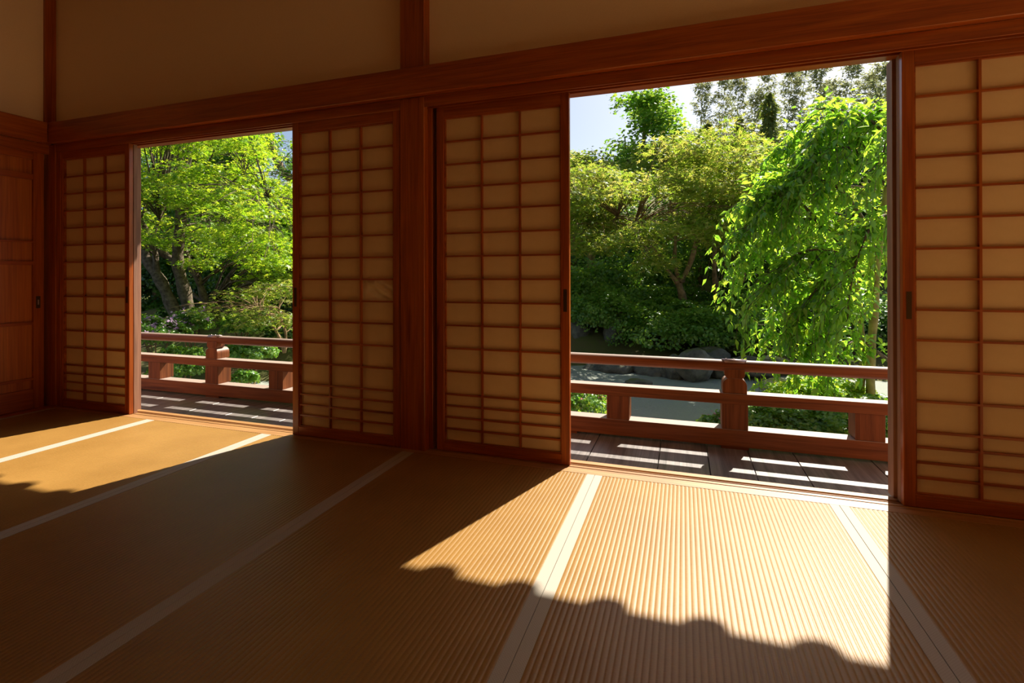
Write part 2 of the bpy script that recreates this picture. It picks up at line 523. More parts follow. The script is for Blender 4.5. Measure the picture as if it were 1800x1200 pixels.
def shutter(x0, x1, yf, label, t=.026):
    r = root('wooden_shutter', ((x0 + x1) / 2, yf, 0), label, 'shutter')
    for a, b_ in ((x0, x0 + .03), (x1 - .03, x1)):
        box('stile', SHZ, r, a, b_, yf, yf + t, -.002, 1.815, .001)
    box('top_rail', WX, r, x0 + .03, x1 - .03, yf, yf + t, 1.76, 1.815)
    box('bottom_rail', WX, r, x0 + .03, x1 - .03, yf, yf + t, -.002, .06)
    n = 5
    w = (x1 - x0 - .06) / n
    for k in range(n):
        box('board', SHZ, r, x0 + .03 + k * w + .001, x0 + .03 + (k + 1) * w - .001, yf + .006, yf + .018, .06, 1.76)
    return r
shutter(-4.226, -3.513, 2.4105, 'board shutter just behind the corner screen, only its edge showing', .024)
shutter(-4.30, -3.58, 2.46, 'outermost board shutter behind the corner screen, edge beside the left garden view', .046)
shutter(-2.14, -1.436, 2.411, 'board shutter hidden behind the screen with the wrinkled pane', .024)
shutter(-1.262, -.54, 2.443, 'board shutter hidden behind the screen right of the middle post', .03)
shutter(.833, 1.545, 2.4425, 'board shutter just behind the rightmost screen, only its edge showing', .032)
shutter(.822, 1.55, 2.482, 'outermost board shutter at the right edge of the right garden opening', .06)

# ------------------------------------------------------------------ left wall doors
def board_door(y0, y1, xf, label, pull_y):
    r = root('wooden_door', (xf, (y0 + y1) / 2, 0), label, 'door', 'panelled cedar doors on the left wall')
    st = .063
    for a, b_ in ((y0, y0 + st), (y1 - st, y1)):
        box('stile', WZ, r, xf - .03, xf, a, b_, -.002, 1.812, .0015)
    rails = [(-.002, .20), (.590, .606), (1.004, 1.018), (1.17, 1.186), (1.60, 1.652), (1.742, 1.812)]
    rails = [(0, .135), (.195, .212), (.585, .606), (1.004, 1.030), (1.162, 1.175), (1.605, 1.645), (1.748, 1.812)]
    for a, b_ in rails:
        box('rail', WY, r, xf - .028, xf - .002, y0 + st, y1 - st, a, b_, .0012)
    zs = [b_ for a, b_ in rails[:-1]]
    ze = [a for a, b_ in rails[1:]]
    for a, b_ in zip(zs, ze):
        box('panel', PANELW, r, xf - .026, xf - .019, y0 + st, y1 - st, a, b_)
    h_ = MB().box(xf, xf + .0015, pull_y - .013, pull_y + .013, .70, .785).make('finger_pull', METAL, r, .0005)
    MB().box(xf + .001, xf + .003, pull_y - .004, pull_y + .004, .725, .76).make('catch', CLASPM, h_)
    return r
board_door(1.43, 2.348, -4.33, 'panelled cedar door beside the corner post, small metal pull at its edge', 2.313)
board_door(.54, 1.46, -4.362, 'panelled cedar door second from the corner, left of the frame', .60)
board_door(-.36, .57, -4.33, 'panelled cedar door third from the corner', .53)

# ------------------------------------------------------------------ straw mats
RIB = .0163
def rib_mesh(x0, x1, y0, y1):
    n = int(round((x1 - x0) / RIB)); sub = 8
    ys = np.linspace(y0, y1, 3)
    v, f = [], []
    cols = n * sub + 1
    for yy in ys:
        for i in range(cols):
            x = x0 + (x1 - x0) * i / (cols - 1)
            ph = i / sub
            z = -.0014 + .0014 * abs(math.sin(math.pi * ph)) ** .6
            v.append((x, yy, z))
    for j in range(2):
        for i in range(cols - 1):
            k = j * cols + i
            f.append((k, k + 1, k + cols + 1, k + cols))
    return pymesh('ribs', v, f, True)
cols_x = [-4.215, -3.25, -2.306, -1.366, -.388, .59, 1.55, 2.5]
mat_labels = ['sunlit straw mat below the corner screen, along the left doors',
              'straw mat mostly in sun at the left garden opening, second from the left wall',
              'shaded straw mat in front of the screen with the wrinkled pane',
              'shaded straw mat at the foot of the thick middle post',
              'sunlit straw mat in the middle of the right garden opening',
              'straw mat at the right jamb, crossed by the straight shadow edge',
              'straw mat beyond the right edge of the picture']
BWD = .034
for k in range(7):
    x0, x1 = cols_x[k] + .0008, cols_x[k + 1] - .0008
    y0, y1 = .42, 2.334
    m = root('straw_mat', ((x0 + x1) / 2, (y0 + y1) / 2, -.05), mat_labels[k], 'mat', 'straw floor mats')
    box('core', TATAMI, m, x0 + .001, x1 - .001, y0, y1, -.0545, -.006)
    link('woven_cover', rib_mesh(x0 + BWD - .001, x1 - BWD + .001, y0, y1 - .001), TATAMI, m)
    for a, b_ in ((x0, x0 + BWD), (x1 - BWD, x1)):
        box('border', BORDER, m, a, b_, y0, y1, -.03, .0004, .0006)

# ------------------------------------------------------------------ veranda deck and railing
ZD = -.04
dk = root('veranda_floor', (-1, 2.85, ZD), 'grey weathered plank veranda outside the sill', None, kind='structure')
edges = [-.477, -.122, .124, .333, .561, .92]
rr = random.Random(3)
e2 = [edges[0]]
while e2[0] > -6.2:
    e2.insert(0, e2[0] - rr.uniform(.2, .34))
e2 += edges[1:]
while e2[-1] < 3.2:
    e2.append(e2[-1] + rr.uniform(.22, .34))
for a, b_ in zip(e2[:-1], e2[1:]):
    dz = rr.uniform(-.0012, .0012)
    box('plank', DY, dk, a + .002, b_ - .002, 2.5, 3.24, ZD - .04, ZD + dz, .0012)
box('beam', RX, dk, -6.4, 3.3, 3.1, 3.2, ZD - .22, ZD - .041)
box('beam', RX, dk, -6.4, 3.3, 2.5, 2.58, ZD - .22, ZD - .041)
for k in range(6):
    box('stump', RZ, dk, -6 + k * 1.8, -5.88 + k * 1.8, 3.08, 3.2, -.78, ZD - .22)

YR = 3.03
rl = root('balustrade', (-1.64, 3.08, ZD), 'low cedar railing with a round handrail outside both openings', 'railing')
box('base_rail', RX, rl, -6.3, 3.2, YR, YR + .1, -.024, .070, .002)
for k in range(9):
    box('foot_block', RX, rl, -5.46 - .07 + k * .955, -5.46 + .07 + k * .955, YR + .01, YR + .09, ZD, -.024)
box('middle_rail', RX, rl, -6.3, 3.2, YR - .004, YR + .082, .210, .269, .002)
def rod(name, mat, parent, x0, x1, yc, zc, r, n=20, wob=0):
    v, f = [], []
    seg = 40
    for i in range(seg + 1):
        for k in range(n):
            a = 2 * math.pi * k / n
            x = x0 + (x1 - x0) * i / seg
            rr_ = r * (1 + wob * noise.noise(Vector((x * 3, math.cos(a), math.sin(a)))))
            v.append((x, yc + rr_ * math.cos(a), zc + rr_ * math.sin(a)))
    for i in range(seg):
        for k in range(n):
            f.append((i * n + k, i * n + (k + 1) % n, (i + 1) * n + (k + 1) % n, (i + 1) * n + k))
    f.append(tuple(range(n))); f.append(tuple(reversed([seg * n + k for k in range(n)])))
    me = pymesh(name, v, f, True)
    return link(name, me, mat, parent)
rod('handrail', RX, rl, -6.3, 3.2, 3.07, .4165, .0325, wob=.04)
def arc_profile(w, z0, z1, r):
    p = [(-w / 2, z0), (w / 2, z0)]
    for k in range(7):
        a = math.pi / 2 * k / 6
        p.append((w / 2 - r + r * math.cos(a), z1 - r + r * math.sin(a)))
    for k in range(7):
        a = math.pi / 2 + math.pi / 2 * k / 6
        p.append((-w / 2 + r + r * math.cos(a), z1 - r + r * math.sin(a)))
    return p
YD0, YD1 = YR + .004, YR + .128
for i in range(-3, 2):
    xc = .27 + 1.91 * i
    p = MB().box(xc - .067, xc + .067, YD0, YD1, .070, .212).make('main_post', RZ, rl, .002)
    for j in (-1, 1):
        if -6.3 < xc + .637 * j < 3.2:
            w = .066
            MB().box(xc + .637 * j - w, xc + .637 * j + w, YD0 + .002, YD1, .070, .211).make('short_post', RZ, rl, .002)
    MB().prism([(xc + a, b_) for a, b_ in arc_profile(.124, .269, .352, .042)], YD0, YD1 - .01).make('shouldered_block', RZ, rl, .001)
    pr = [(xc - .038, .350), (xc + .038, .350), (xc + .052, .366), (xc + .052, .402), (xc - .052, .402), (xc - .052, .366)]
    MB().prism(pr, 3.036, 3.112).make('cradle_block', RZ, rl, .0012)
    # metal strap over the handrail joint, with nail heads
    v, f = [], []
    n = 8
    for a in range(n + 1):
        t = math.radians(35 + 110 * a / n)
        wd = .066 * (1 - .25 * abs(a - n / 2) / (n / 2))
        for sgn in (-1, 1):
            v.append((xc + sgn * wd, 3.07 + .0345 * math.cos(t), .4165 + .0345 * math.sin(t)))
    for a in range(n):
        f.append((2 * a, 2 * a + 1, 2 * a + 3, 2 * a + 2))
    s = link('strap', pymesh('strap', v, f, True), CLASPM, rl)
    s.modifiers.new('solid', 'SOLIDIFY').thickness = .002
    for q in (-.042, 0, .042):
        MB().box(xc + q - .004, xc + q + .004, 3.066, 3.074, .4515, .4555).make('nail', CLASPM, s, .001)

# ------------------------------------------------------------------ roof over the veranda (throws the scalloped shadow)
YE, ZE = 4.0, 2.735                         # eave edge
rf = root('roof', (-1, 3.3, 3), 'tiled eave above the veranda', None, kind='structure')
sl_ = math.tan(math.radians(24))
def roof_z(y): return ZE + (YE - y) * sl_
def slab(name, mat, y0, y1, off, th, x0=-7.5, x1=2.2):  # right end cut short so sun enters the added bays
    m = MB()
    m.v += [(x, yy, roof_z(yy) + o) for x in (x0, x1) for yy, o in ((y0, off), (y1, off), (y1, off + th), (y0, off + th))]
    m.f += [(0, 1, 2, 3), (7, 6, 5, 4), (0, 4, 5, 1), (1, 5, 6, 2), (2, 6, 7, 3), (3, 7, 4, 0)]
    return m.make(name, mat, rf)
slab('soffit_boards', CEILW, .8, YE, 0.008, .03)
tile_m = simple('roof_tile', (.10, .10, .11), .6, .4)
slab('tile_bed', tile_m, .8, YE + .005, .04, .05)
P0, PER = .376 + .01, .257
k0 = int(math.floor((-7.3 - P0) / PER))
for k in range(k0, k0 + 37):
    xc = P0 + PER * k
    n = 14
    v, f = [], []
    for yy in (YE + .02, 3.2):
        for a in range(n):
            t = 2 * math.pi * a / n
            v.append((xc + .065 * math.cos(t), yy, roof_z(min(yy, YE)) + .045 + .065 * math.sin(t)))
    f = [(a, (a + 1) % n, n + (a + 1) % n, n + a) for a in range(n)] + [tuple(range(n)), tuple(reversed(range(n, 2 * n)))]
    link('roll_tile', pymesh('roll_tile', v, f), tile_m, rf)

# ------------------------------------------------------------------ garden ground
def H0(x, y):
    """height of the garden floor"""
    yb = 9.3 if x > -2 else (9.3 - (min(-2 - x, 5) / 5) * 3.4)
    if x > 3.5: yb = 9.3 - min(1.5, (x - 3.5) * .4)
    d = y - yb
    z = -.75
    if d > 0:
        z += .75 * (1 - math.exp(-d * .55)) + max(0, d - 3) * .16 + max(0, d - 8) * .12
    return z
def hill_patch(name, mat, x0, x1, y0, y1, nx, ny, rough, lift=0):
    v, f = [], []
    for j in range(ny + 1):
        for i in range(nx + 1):
            x = x0 + (x1 - x0) * i / nx
            y = y0 + (y1 - y0) * (j / ny) ** 1.3
            z = H0(x, y) + lift + rough * noise.noise(Vector((x * .6, y * .6, 0))) * min(1, max(0, (H0(x, y) + .75) * 3))
            v.append((x, y, z))
    for j in range(ny):
        for i in range(nx):
            k = j * (nx + 1) + i
            f.append((k, k + 1, k + nx + 2, k + nx + 1))
    return link(name, pymesh(name, v, f, True), mat)
struct(hill_patch('terrain_hill', MOSS, -60, 60, 3.0, 75, 150, 110, .35, -.02), 'mossy wooded slope behind the gravel court')
gr = MB().box(-12, 14, 2.6, 11.5, -.9, -.742).make('gravel_ground', GRAVEL); struct(gr, 'grey gravel court below the veranda')

# ------------------------------------------------------------------ plants
TEMPL = {
    'kite': (np.array([(0, 0, 0), (.42, .38, .10), (0, 1, 0), (-.42, .38, .10)]), [(0, 1, 2), (0, 2, 3)]),
    'blade': (np.array([(0, 0, 0), (.16, .4, .04), (0, 1, -.06), (-.16, .4, .04)]), [(0, 1, 2), (0, 2, 3)]),
    'long': (np.array([(0, 0, 0), (.22, .35, .07), (0, 1, -.10), (-.22, .35, .07)]), [(0, 1, 2), (0, 2, 3)]),
}
mv, mf = [], []
for a, l in ((-118, .62), (-62, .9), (0, 1.05), (62, .9), (118, .62)):
    t = math.radians(a)
    k = len(mv)
    for da, rr_ in ((-62, .20), (0, l), (62, .20)):
        mv.append((rr_ * math.sin(t + math.radians(da)), rr_ * math.cos(t + math.radians(da)) + .2, -.12 * rr_ if da == 0 else .02))
    mf.append((k, k + 1, k + 2))
mv.append((0, .2, .02)); c = len(mv) - 1
TEMPL['maple'] = (np.array(mv), mf + [(c, 0, 2), (c, 3, 5), (c, 6, 8), (c, 9, 11), (c, 12, 14)])

def leaf_mesh(name, pos, nrm, size, kind, heading=None):
    """one leaf of KIND at every position; nrm = leaf normal, heading = direction of its tip"""
    T, F = TEMPL[kind]
    N = len(pos)
    nrm = nrm / np.linalg.norm(nrm, axis=1, keepdims=True)
    if heading is None:
        heading = rng.normal(size=(N, 3))
    h = heading - (heading * nrm).sum(1, keepdims=True) * nrm
    h /= np.linalg.norm(h, axis=1, keepdims=True) + 1e-9
    s = np.cross(h, nrm)
    P = (pos[:, None, :] + size[:, None, None] * (T[None, :, 0:1] * s[:, None, :] + T[None, :, 1:2] * h[:, None, :] + T[None, :, 2:3] * nrm[:, None, :]))
    nv = len(T)
    tri = np.array(F)
    idx = (np.arange(N)[:, None, None] * nv + tri[None]).reshape(-1)
    me = bpy.data.meshes.new(name)
    nt_ = N * len(F)
    me.vertices.add(N * nv); me.vertices.foreach_set('co', P.reshape(-1).astype(np.float32))
    me.loops.add(nt_ * 3); me.loops.foreach_set('vertex_index', idx.astype(np.int32))
    me.polygons.add(nt_); me.polygons.foreach_set('loop_start', np.arange(0, nt_ * 3, 3, dtype=np.int32))
    me.update(calc_edges=True)
    return me

def tube_mesh(name, paths, n=7):
    """paths: list of (points, r0, r1); each a tapered, lightly knotted tube"""
    v, f = [], []
    for pts, r0, r1 in paths:
        pts = smooth_path(pts)
        m = len(pts)
        base = len(v)
        for i, p in enumerate(pts):
            d = (pts[min(i + 1, m - 1)] - pts[max(i - 1, 0)])
            if d.length < 1e-6: d = Vector((0, 0, 1))
            d.normalize()
            a = d.orthogonal().normalized() if abs(d.z) > .9 else d.cross(Vector((0, 0, 1))).normalized()
            b_ = d.cross(a)
            r = r0 + (r1 - r0) * i / (m - 1)
            r *= 1 + .12 * math.sin(i * 1.7 + base)
            for k in range(n):
                t = 2 * math.pi * k / n
                v.append(p + a * (r * math.cos(t)) + b_ * (r * math.sin(t)))
        for i in range(m - 1):
            for k in range(n):
                f.append((base + i * n + k, base + i * n + (k + 1) % n, base + (i + 1) * n + (k + 1) % n, base + (i + 1) * n + k))
        f.append(tuple(base + k for k in reversed(range(n))))
        f.append(tuple(base + (m - 1) * n + k for k in range(n)))
    return pymesh(name, v, f, True)

def smooth_path(pts, sub=4):
    pts = [Vector(p) for p in pts]
    if len(pts) < 3: 
        return [pts[0].lerp(pts[-1], t / 3) for t in range(4)]
    out = []
    for i in range(len(pts) - 1):
        p0, p1, p2, p3 = pts[max(i - 1, 0)], pts[i], pts[i + 1], pts[min(i + 2, len(pts) - 1)]
        for s in range(sub):
            t = s / sub
            out.append(.5 * ((2 * p1) + (-p0 + p2) * t + (2 * p0 - 5 * p1 + 4 * p2 - p3) * t * t + (-p0 + 3 * p1 - 3 * p2 + p3) * t ** 3))
    out.append(pts[-1])
    return out

def pad_leaves(centers, radii, per_m2, thick=.10, droop=.35):
    """flat, slightly domed sprays of leaves, as a maple carries them"""
    P, Nn = [], []
    for c, R in zip(centers, radii):
        n = max(12, int(per_m2 * math.pi * R * R))
        a = rng.uniform(0, 2 * math.pi, n); r = R * np.sqrt(rng.uniform(0, 1, n))
        wob = 1 + .25 * np.sin(a * 3 + rng.uniform(0, 6))
        x, y = r * np.cos(a) * wob, r * np.sin(a) * wob * .85
        z = -droop * (r / R) ** 2 * R + rng.normal(0, thick, n) * (.5 + .5 * rng.uniform(0, 1, n))
        tx, ty = rng.normal(0, .12), rng.normal(0, .12)
        P.append(np.stack([c[0] + x, c[1] + y, c[2] + z + tx * x + ty * y], 1))
        nn = np.stack([x / R * droop * .8, y / R * droop * .8, np.ones(n)], 1) + rng.normal(0, .42, (n, 3))
        Nn.append(nn)
    return np.concatenate(P), np.concatenate(Nn)

def ell_points(ells, n, Y0, Y1):
    """n points inside the pixel ellipses (cx, cy, rx, ry), each pushed to its own depth between Y0 and Y1"""
    ar = np.array([e[2] * e[3] for e in ells], float)
    out = []
    for k in rng.choice(len(ells), n, p=ar / ar.sum()):
        cx, cy, rx, ry = ells[k][:4]
        a, r = rng.uniform(0, 2 * math.pi), math.sqrt(rng.uniform(0, 1))
        ex = r * math.cos(a); ey = r * math.sin(a)
        ya, yb_ = ells[k][4:6] if len(ells[k]) > 4 else (Y0, Y1)
        Yc, dY = (ya + yb_) / 2, (yb_ - ya) / 2
        Y = Yc + dY * rng.uniform(-1, 1)
        out.append(at(cx + rx * ex, cy + ry * ey, Y))
    return out

def tree(label, trunks, ells, Y0, Y1, npads, mat, bark=BARK2, leaf='kite', lsize=.07, per_m2=260, R=(.3, .6), thick=.08, droop=.35,
         cat='tree', group=None, name='maple_tree', twig=.010, extra=None):
    base = trunks[0][0][0]
    r = root(name, base, label, cat, group)
    allp = []
    for t, (pts, a, b_) in enumerate(trunks):
        sp = smooth_path(pts)
        allp += [(p, a + (b_ - a) * i / len(sp)) for i, p in enumerate(sp) if i > len(sp) * (.35 if t == 0 else 0)]
    link('trunk', tube_mesh('trunk', [trunks[0]], 9), bark, r)
    for tr in trunks[1:]:
        link('limb', tube_mesh('limb', [tr], 7), bark, r)
    B = ell_points(ells, max(5, npads // 5), Y0, Y1)
    C = []
    for k in range(npads):
        b0 = B[k % len(B)]
        C.append(b0 + Vector((rng.normal(0, .30), rng.normal(0, .30), rng.normal(0, .05) - .03)))
    rad = rng.uniform(R[0], R[1], npads)
    paths = []
    for c in C:
        best = min(allp, key=lambda q: (q[0] - c).length + .8 * max(0, q[0].z - c.z))
        p0, rr_ = best
        mid = p0.lerp(c, .5) + Vector((random.uniform(-.1, .1), random.uniform(-.1, .1), .10 * (c - p0).length))
        paths.append(([p0, mid, c], min(rr_ * .6, twig * (1 + (c - p0).length * .5)), .003))
        for q in range(3):
            a = random.uniform(0, 6.28)
            e = c + Vector((math.cos(a), math.sin(a), -.1)) * random.uniform(.15, .4)
            paths.append(([mid.lerp(c, .6), (mid.lerp(c, .6) + e) / 2 + Vector((0, 0, .03)), e], .005, .002))
    link('branches', tube_mesh('branches', paths, 4), bark, r)['kind'] = 'stuff'
    P, Nn = pad_leaves(C, rad, per_m2, thick, droop)
    if extra is not None:
        P = np.concatenate([P, extra[0]]); Nn = np.concatenate([Nn, extra[1]])
    sz = rng.uniform(.7, 1.25, len(P)) * lsize
    link('foliage', leaf_mesh('foliage', P, Nn, sz, leaf), mat, r)['kind'] = 'stuff'
    return r

def shell_leaves(c, rx, ry, rz, n, lump=.25, low=-.3):
    """leaves over a lumpy mound"""
    d = rng.normal(size=(n, 3)); d /= np.linalg.norm(d, axis=1, keepdims=True)
    d[:, 2] = np.where(d[:, 2] < low, -d[:, 2], d[:, 2])
    s = rng.uniform(0, 50)
    l = 1 + lump * (np.sin(d[:, 0] * 5 + s) * np.sin(d[:, 1] * 6 + 2 * s) + .6 * np.sin(d[:, 2] * 9 + d[:, 0] * 7 + s)) + rng.normal(0, .06, n) - .25 * rng.uniform(0, 1, n) ** 3
    P = d * l[:, None] * np.array([rx, ry, rz]) + np.array(c)
    Nn = d / np.array([rx, ry, rz]) ; Nn /= np.linalg.norm(Nn, axis=1, keepdims=True)
    Nn = Nn + np.array([0, 0, .5]) + rng.normal(0, .55, (n, 3))
    return P, Nn

def shrub(label, c, rx, ry, rz, n, mat=L_BUSH, leaf='kite', lsize=.06, cat='shrub', group=None, name='shrub', lump=.25, flowers=None, lobes=3):
    c = Vector(c)
    g = H0(c.x, c.y)
    base = Vector((c.x, c.y, min(g, c.z)))
    r = root(name, base, label, cat, group)
    stems = []
    for k in range(7):
        a = k * .9 + random.random()
        e = c + Vector((math.cos(a) * rx * .6, math.sin(a) * ry * .6, rz * random.uniform(.1, .6)))
        m = base.lerp(e, .5) + Vector((0, 0, .05))
        stems.append(([base + Vector((math.cos(a) * .04, math.sin(a) * .04, -.03)), m, e], .014, .005))
    link('stems', tube_mesh('stems', stems, 5), BARK2, r)
    Ps, Ns = [], []
    for k in range(lobes):
        if k == 0: cc, f = c, 1.0
        else:
            a = rng.uniform(0, 6.28)
            cc = c + Vector((math.cos(a) * rx * .5, math.sin(a) * ry * .5, rng.uniform(-.1, .35) * rz)); f = rng.uniform(.5, .75)
        P, Nn = shell_leaves(cc, rx * f, ry * f, rz * f, int(n * f * f / (1 + .4 * (lobes - 1))), lump)
        Ps.append(P); Ns.append(Nn)
    P, Nn = np.concatenate(Ps), np.concatenate(Ns)
    link('foliage', leaf_mesh('foliage', P, Nn, rng.uniform(.7, 1.3, len(P)) * lsize, leaf), mat, r)['kind'] = 'stuff'
    if flowers:
        fm, fn, fs = flowers
        P, Nn = shell_leaves(c, rx * 1.05, ry * 1.05, rz * 1.05, fn, lump, 0)
        P = np.repeat(P, 4, 0) + rng.normal(0, .02, (fn * 4, 3)); Nn = np.repeat(Nn, 4, 0) + rng.normal(0, .6, (fn * 4, 3))
        link('blossoms', leaf_mesh('blossoms', P, Nn, rng.uniform(.7, 1.2, len(P)) * fs, 'kite'), fm, r)['kind'] = 'stuff'
    return r

def rock(label, c, sx, sy, sz, seed, mat=ROCK, group=None, flat=.0, rz=0.0):
    bm = bmesh.new()
    bmesh.ops.create_icosphere(bm, subdivisions=4, radius=1)
    sd = Vector((seed * 3.1, seed * 1.7, seed))
    for v in bm.verts:
        p = v.co.copy()
        k = 1 + .32 * noise.noise(p * 1.1 + sd) + .14 * noise.noise(p * 2.9 + sd) + .05 * noise.noise(p * 7 + sd)
        q = p * k
        # facet it with a few cutting planes
        for j in range(6):
            nn = Vector((math.sin(seed * 5 + j * 2.4), math.cos(seed * 3 + j * 1.9), math.sin(j * 1.3 + seed))).normalized()
            d = q.dot(nn) - .82
            if d > 0: q -= nn * d * .85
        if q.z > 1 - flat and flat > 0: q.z = 1 - flat + (q.z - 1 + flat) * .15
        v.co = Vector((q.x * sx, q.y * sy, q.z * sz))
    bmesh.ops.rotate(bm, verts=bm.verts, cent=(0, 0, 0), matrix=Matrix.Rotation(rz, 3, 'Z'))
    me = bpy.data.meshes.new('rock'); bm.to_mesh(me); bm.free()
    me.polygons.foreach_set('use_smooth', [True] * len(me.polygons))
    o = link('rock', me, mat)
    o.location = c
    return tag(o, label, 'rock', group)

def A(*pts):
    return [at(*p) for p in pts]

# ---- right opening: maples on the bank
tree('large maple in the middle of the right opening, trunk forking into three limbs',
     [(A((1203, 556, 12.2), (1200, 525, 12.2), (1193, 498, 12.2)), .10, .075),
      (A((1193, 500, 12.2), (1168, 468, 12.0), (1150, 438, 11.8), (1112, 402, 11.4)), .055, .02),
      (A((1193, 500, 12.2), (1186, 455, 12.4), (1187, 412, 12.5), (1178, 350, 12.6), (1190, 290, 12.6)), .055, .018),
      (A((1195, 502, 12.2), (1216, 455, 12.1), (1230, 400, 12.0), (1262, 355, 11.9), (1300, 318, 11.8), (1335, 292, 11.7)), .065, .018)],
     [(1260, 300, 120, 62), (1200, 350, 110, 60), (1300, 350, 100, 55), (1250, 262, 60, 22), (1150, 390, 70, 40, 11.5, 13.5), (1240, 400, 90, 30, 12.8, 14), (1335, 285, 60, 35), (1225, 228, 22, 14), (1340, 240, 22, 12), (1290, 252, 24, 12)], 8.8, 13.2, 190, L_MID, leaf='maple', lsize=.072, per_m2=210, R=(.28, .55))
tree('slim double-trunked maple right of the three-limbed maple',
     [(A((1263, 556, 12.8), (1258, 505, 12.8), (1255, 455, 12.9), (1262, 400, 13.0), (1268, 340, 13.0)), .075, .03),
      (A((1266, 556, 12.8), (1300, 505, 12.6), (1312, 465, 12.5), (1335, 430, 12.4), (1375, 398, 12.2)), .06, .025)],
     [(1370, 300, 60, 40), (1330, 380, 80, 50), (1400, 350, 50, 50), (1290, 420, 60, 25, 13.2, 14.5), (1380, 262, 45, 26)], 9.6, 13.8, 125, L_MID, leaf='maple', lsize=.072, per_m2=210, R=(.28, .5))
tree('maple at the left edge of the right opening with a bare arching limb',
     [(A((965, 560, 11.6), (975, 500, 11.6), (990, 450, 11.5)), .10, .06),
      (A((990, 450, 11.5), (1028, 417, 11.3), (1062, 402, 11.2), (1085, 380, 11.0)), .05, .02),
      (A((985, 460, 11.5), (1000, 400, 11.6), (1020, 350, 11.8)), .05, .02)],
     [(1040, 320, 55, 45), (1090, 350, 60, 45), (1030, 390, 60, 45), (1100, 420, 60, 35), (970, 360, 70, 60), (1070, 325, 50, 25), (1100, 300, 26, 16)], 9.0, 12.5, 130, L_MID, leaf='maple', lsize=.072, per_m2=210, R=(.28, .5))
tree('round-headed broadleaf tree rising against the sky at the upper left of the right opening',
     [(A((1135, 480, 17), (1130, 400, 17), (1128, 320, 17), (1132, 240, 17), (1135, 190, 17)), .13, .03),
      (A((1130, 330, 17), (1105, 285, 17), (1098, 240, 17)), .05, .02),
      (A((1131, 300, 17), (1160, 260, 16.8), (1165, 215, 16.8)), .05, .02)],
     [(1130, 205, 38, 40), (1105, 240, 26, 40), (1160, 245, 28, 42), (1132, 280, 44, 40), (1128, 180, 18, 22)], 15.9, 18.0, 95, L_BUSH, lsize=.13, per_m2=110, R=(.3, .6), thick=.2, droop=.2, name='broadleaf_tree')
tree('small round tree at the far left of the right opening, dark trunk below',
     [(A((1043, 520, 15), (1040, 470, 15), (1036, 400, 15), (1040, 320, 15), (1042, 285, 15)), .14, .04)],
     [(1035, 268, 20, 22), (1012, 300, 30, 30), (1060, 320, 40, 28), (975, 310, 50, 45)], 14.0, 16.0, 60, L_MID, lsize=.09, per_m2=220, R=(.3, .55), name='broadleaf_tree')
tree('yellow-green maple low in front of the bamboo, left of the weeping cherry',
     [(A((1420, 520, 14.5), (1415, 440, 14.5), (1400, 370, 14.5), (1395, 310, 14.4)), .10, .03)],
     [(1400, 300, 45, 35), (1440, 340, 60, 45), (1400, 400, 70, 55), (1500, 380, 70, 70)], 13.4, 15.6, 80, L_BRIGHT, lsize=.08, per_m2=280, R=(.3, .5))
tree('maple behind the fork of the large maple, pale young leaves on top',
     [(A((1230, 500, 15.5), (1225, 400, 15.5), (1215, 300, 15.5), (1215, 250, 15.5)), .10, .03)],
     [(1215, 268, 60, 28), (1170, 300, 50, 40), (1310, 268, 60, 26), (1250, 350, 120, 50)], 14.5, 16.8, 100, L_MID, lsize=.085, per_m2=260, R=(.35, .6))

# conifers with narrow pointed tops
def conifer(px, top, bot, Y, wpx, label):
    base = at(px, 500, Y); tp = at(px + random.uniform(-4, 4), top, Y)
    base.z = H0(base.x, base.y) - .1
    r = root('conifer_tree', base, label, 'tree', 'pointed conifers behind the maples')
    link('trunk', tube_mesh('trunk', [([base, base.lerp(tp, .5), tp], .12, .015)], 6), BARK2, r)
    lo = at(px, bot, Y).z
    n = 3000
    t = rng.uniform(0, 1, n) ** .8
    z = tp.z - t * (tp.z - lo)
    w = wpx / F_PX * Y * (.15 + .85 * t) * (1 + .45 * np.sin(z * 7 + px)) * rng.uniform(.5, 1.5, n)
    a = rng.uniform(0, 6.28, n); rr_ = w * np.sqrt(rng.uniform(.1, 1, n))
    P = np.stack([base.x + (tp.x - base.x) * (1 - t) + rr_ * np.cos(a), base.y + rr_ * np.sin(a), z - rr_ * .2], 1)
    Nn = np.stack([np.cos(a), np.sin(a), np.full(n, .8)], 1) + rng.normal(0, .5, (n, 3))
    hd = np.stack([np.cos(a), np.sin(a), np.full(n, -.1)], 1)
    link('foliage', leaf_mesh('foliage', P, Nn, rng.uniform(.08, .2, n), 'long', hd), L_CONIFER, r)['kind'] = 'stuff'
conifer(1352, 160, 330, 18, 26, 'pointed yellow-green conifer, tallest of those between the maples and bamboo')
conifer(1300, 205, 330, 18.5, 20, 'small pointed conifer above the crown of the large maple')
conifer(1470, 195, 330, 19, 30, 'yellow-green conifer against the bamboo above the weeping cherry')
conifer(1248, 215, 330, 19, 20, 'short conifer tip left of the bamboo grove')

ORDINALS = ['first', 'second', 'third', 'fourth', 'fifth', 'sixth', 'seventh', 'eighth', 'ninth', 'tenth', 'eleventh', 'twelfth',
            'thirteenth', 'fourteenth', 'fifteenth']
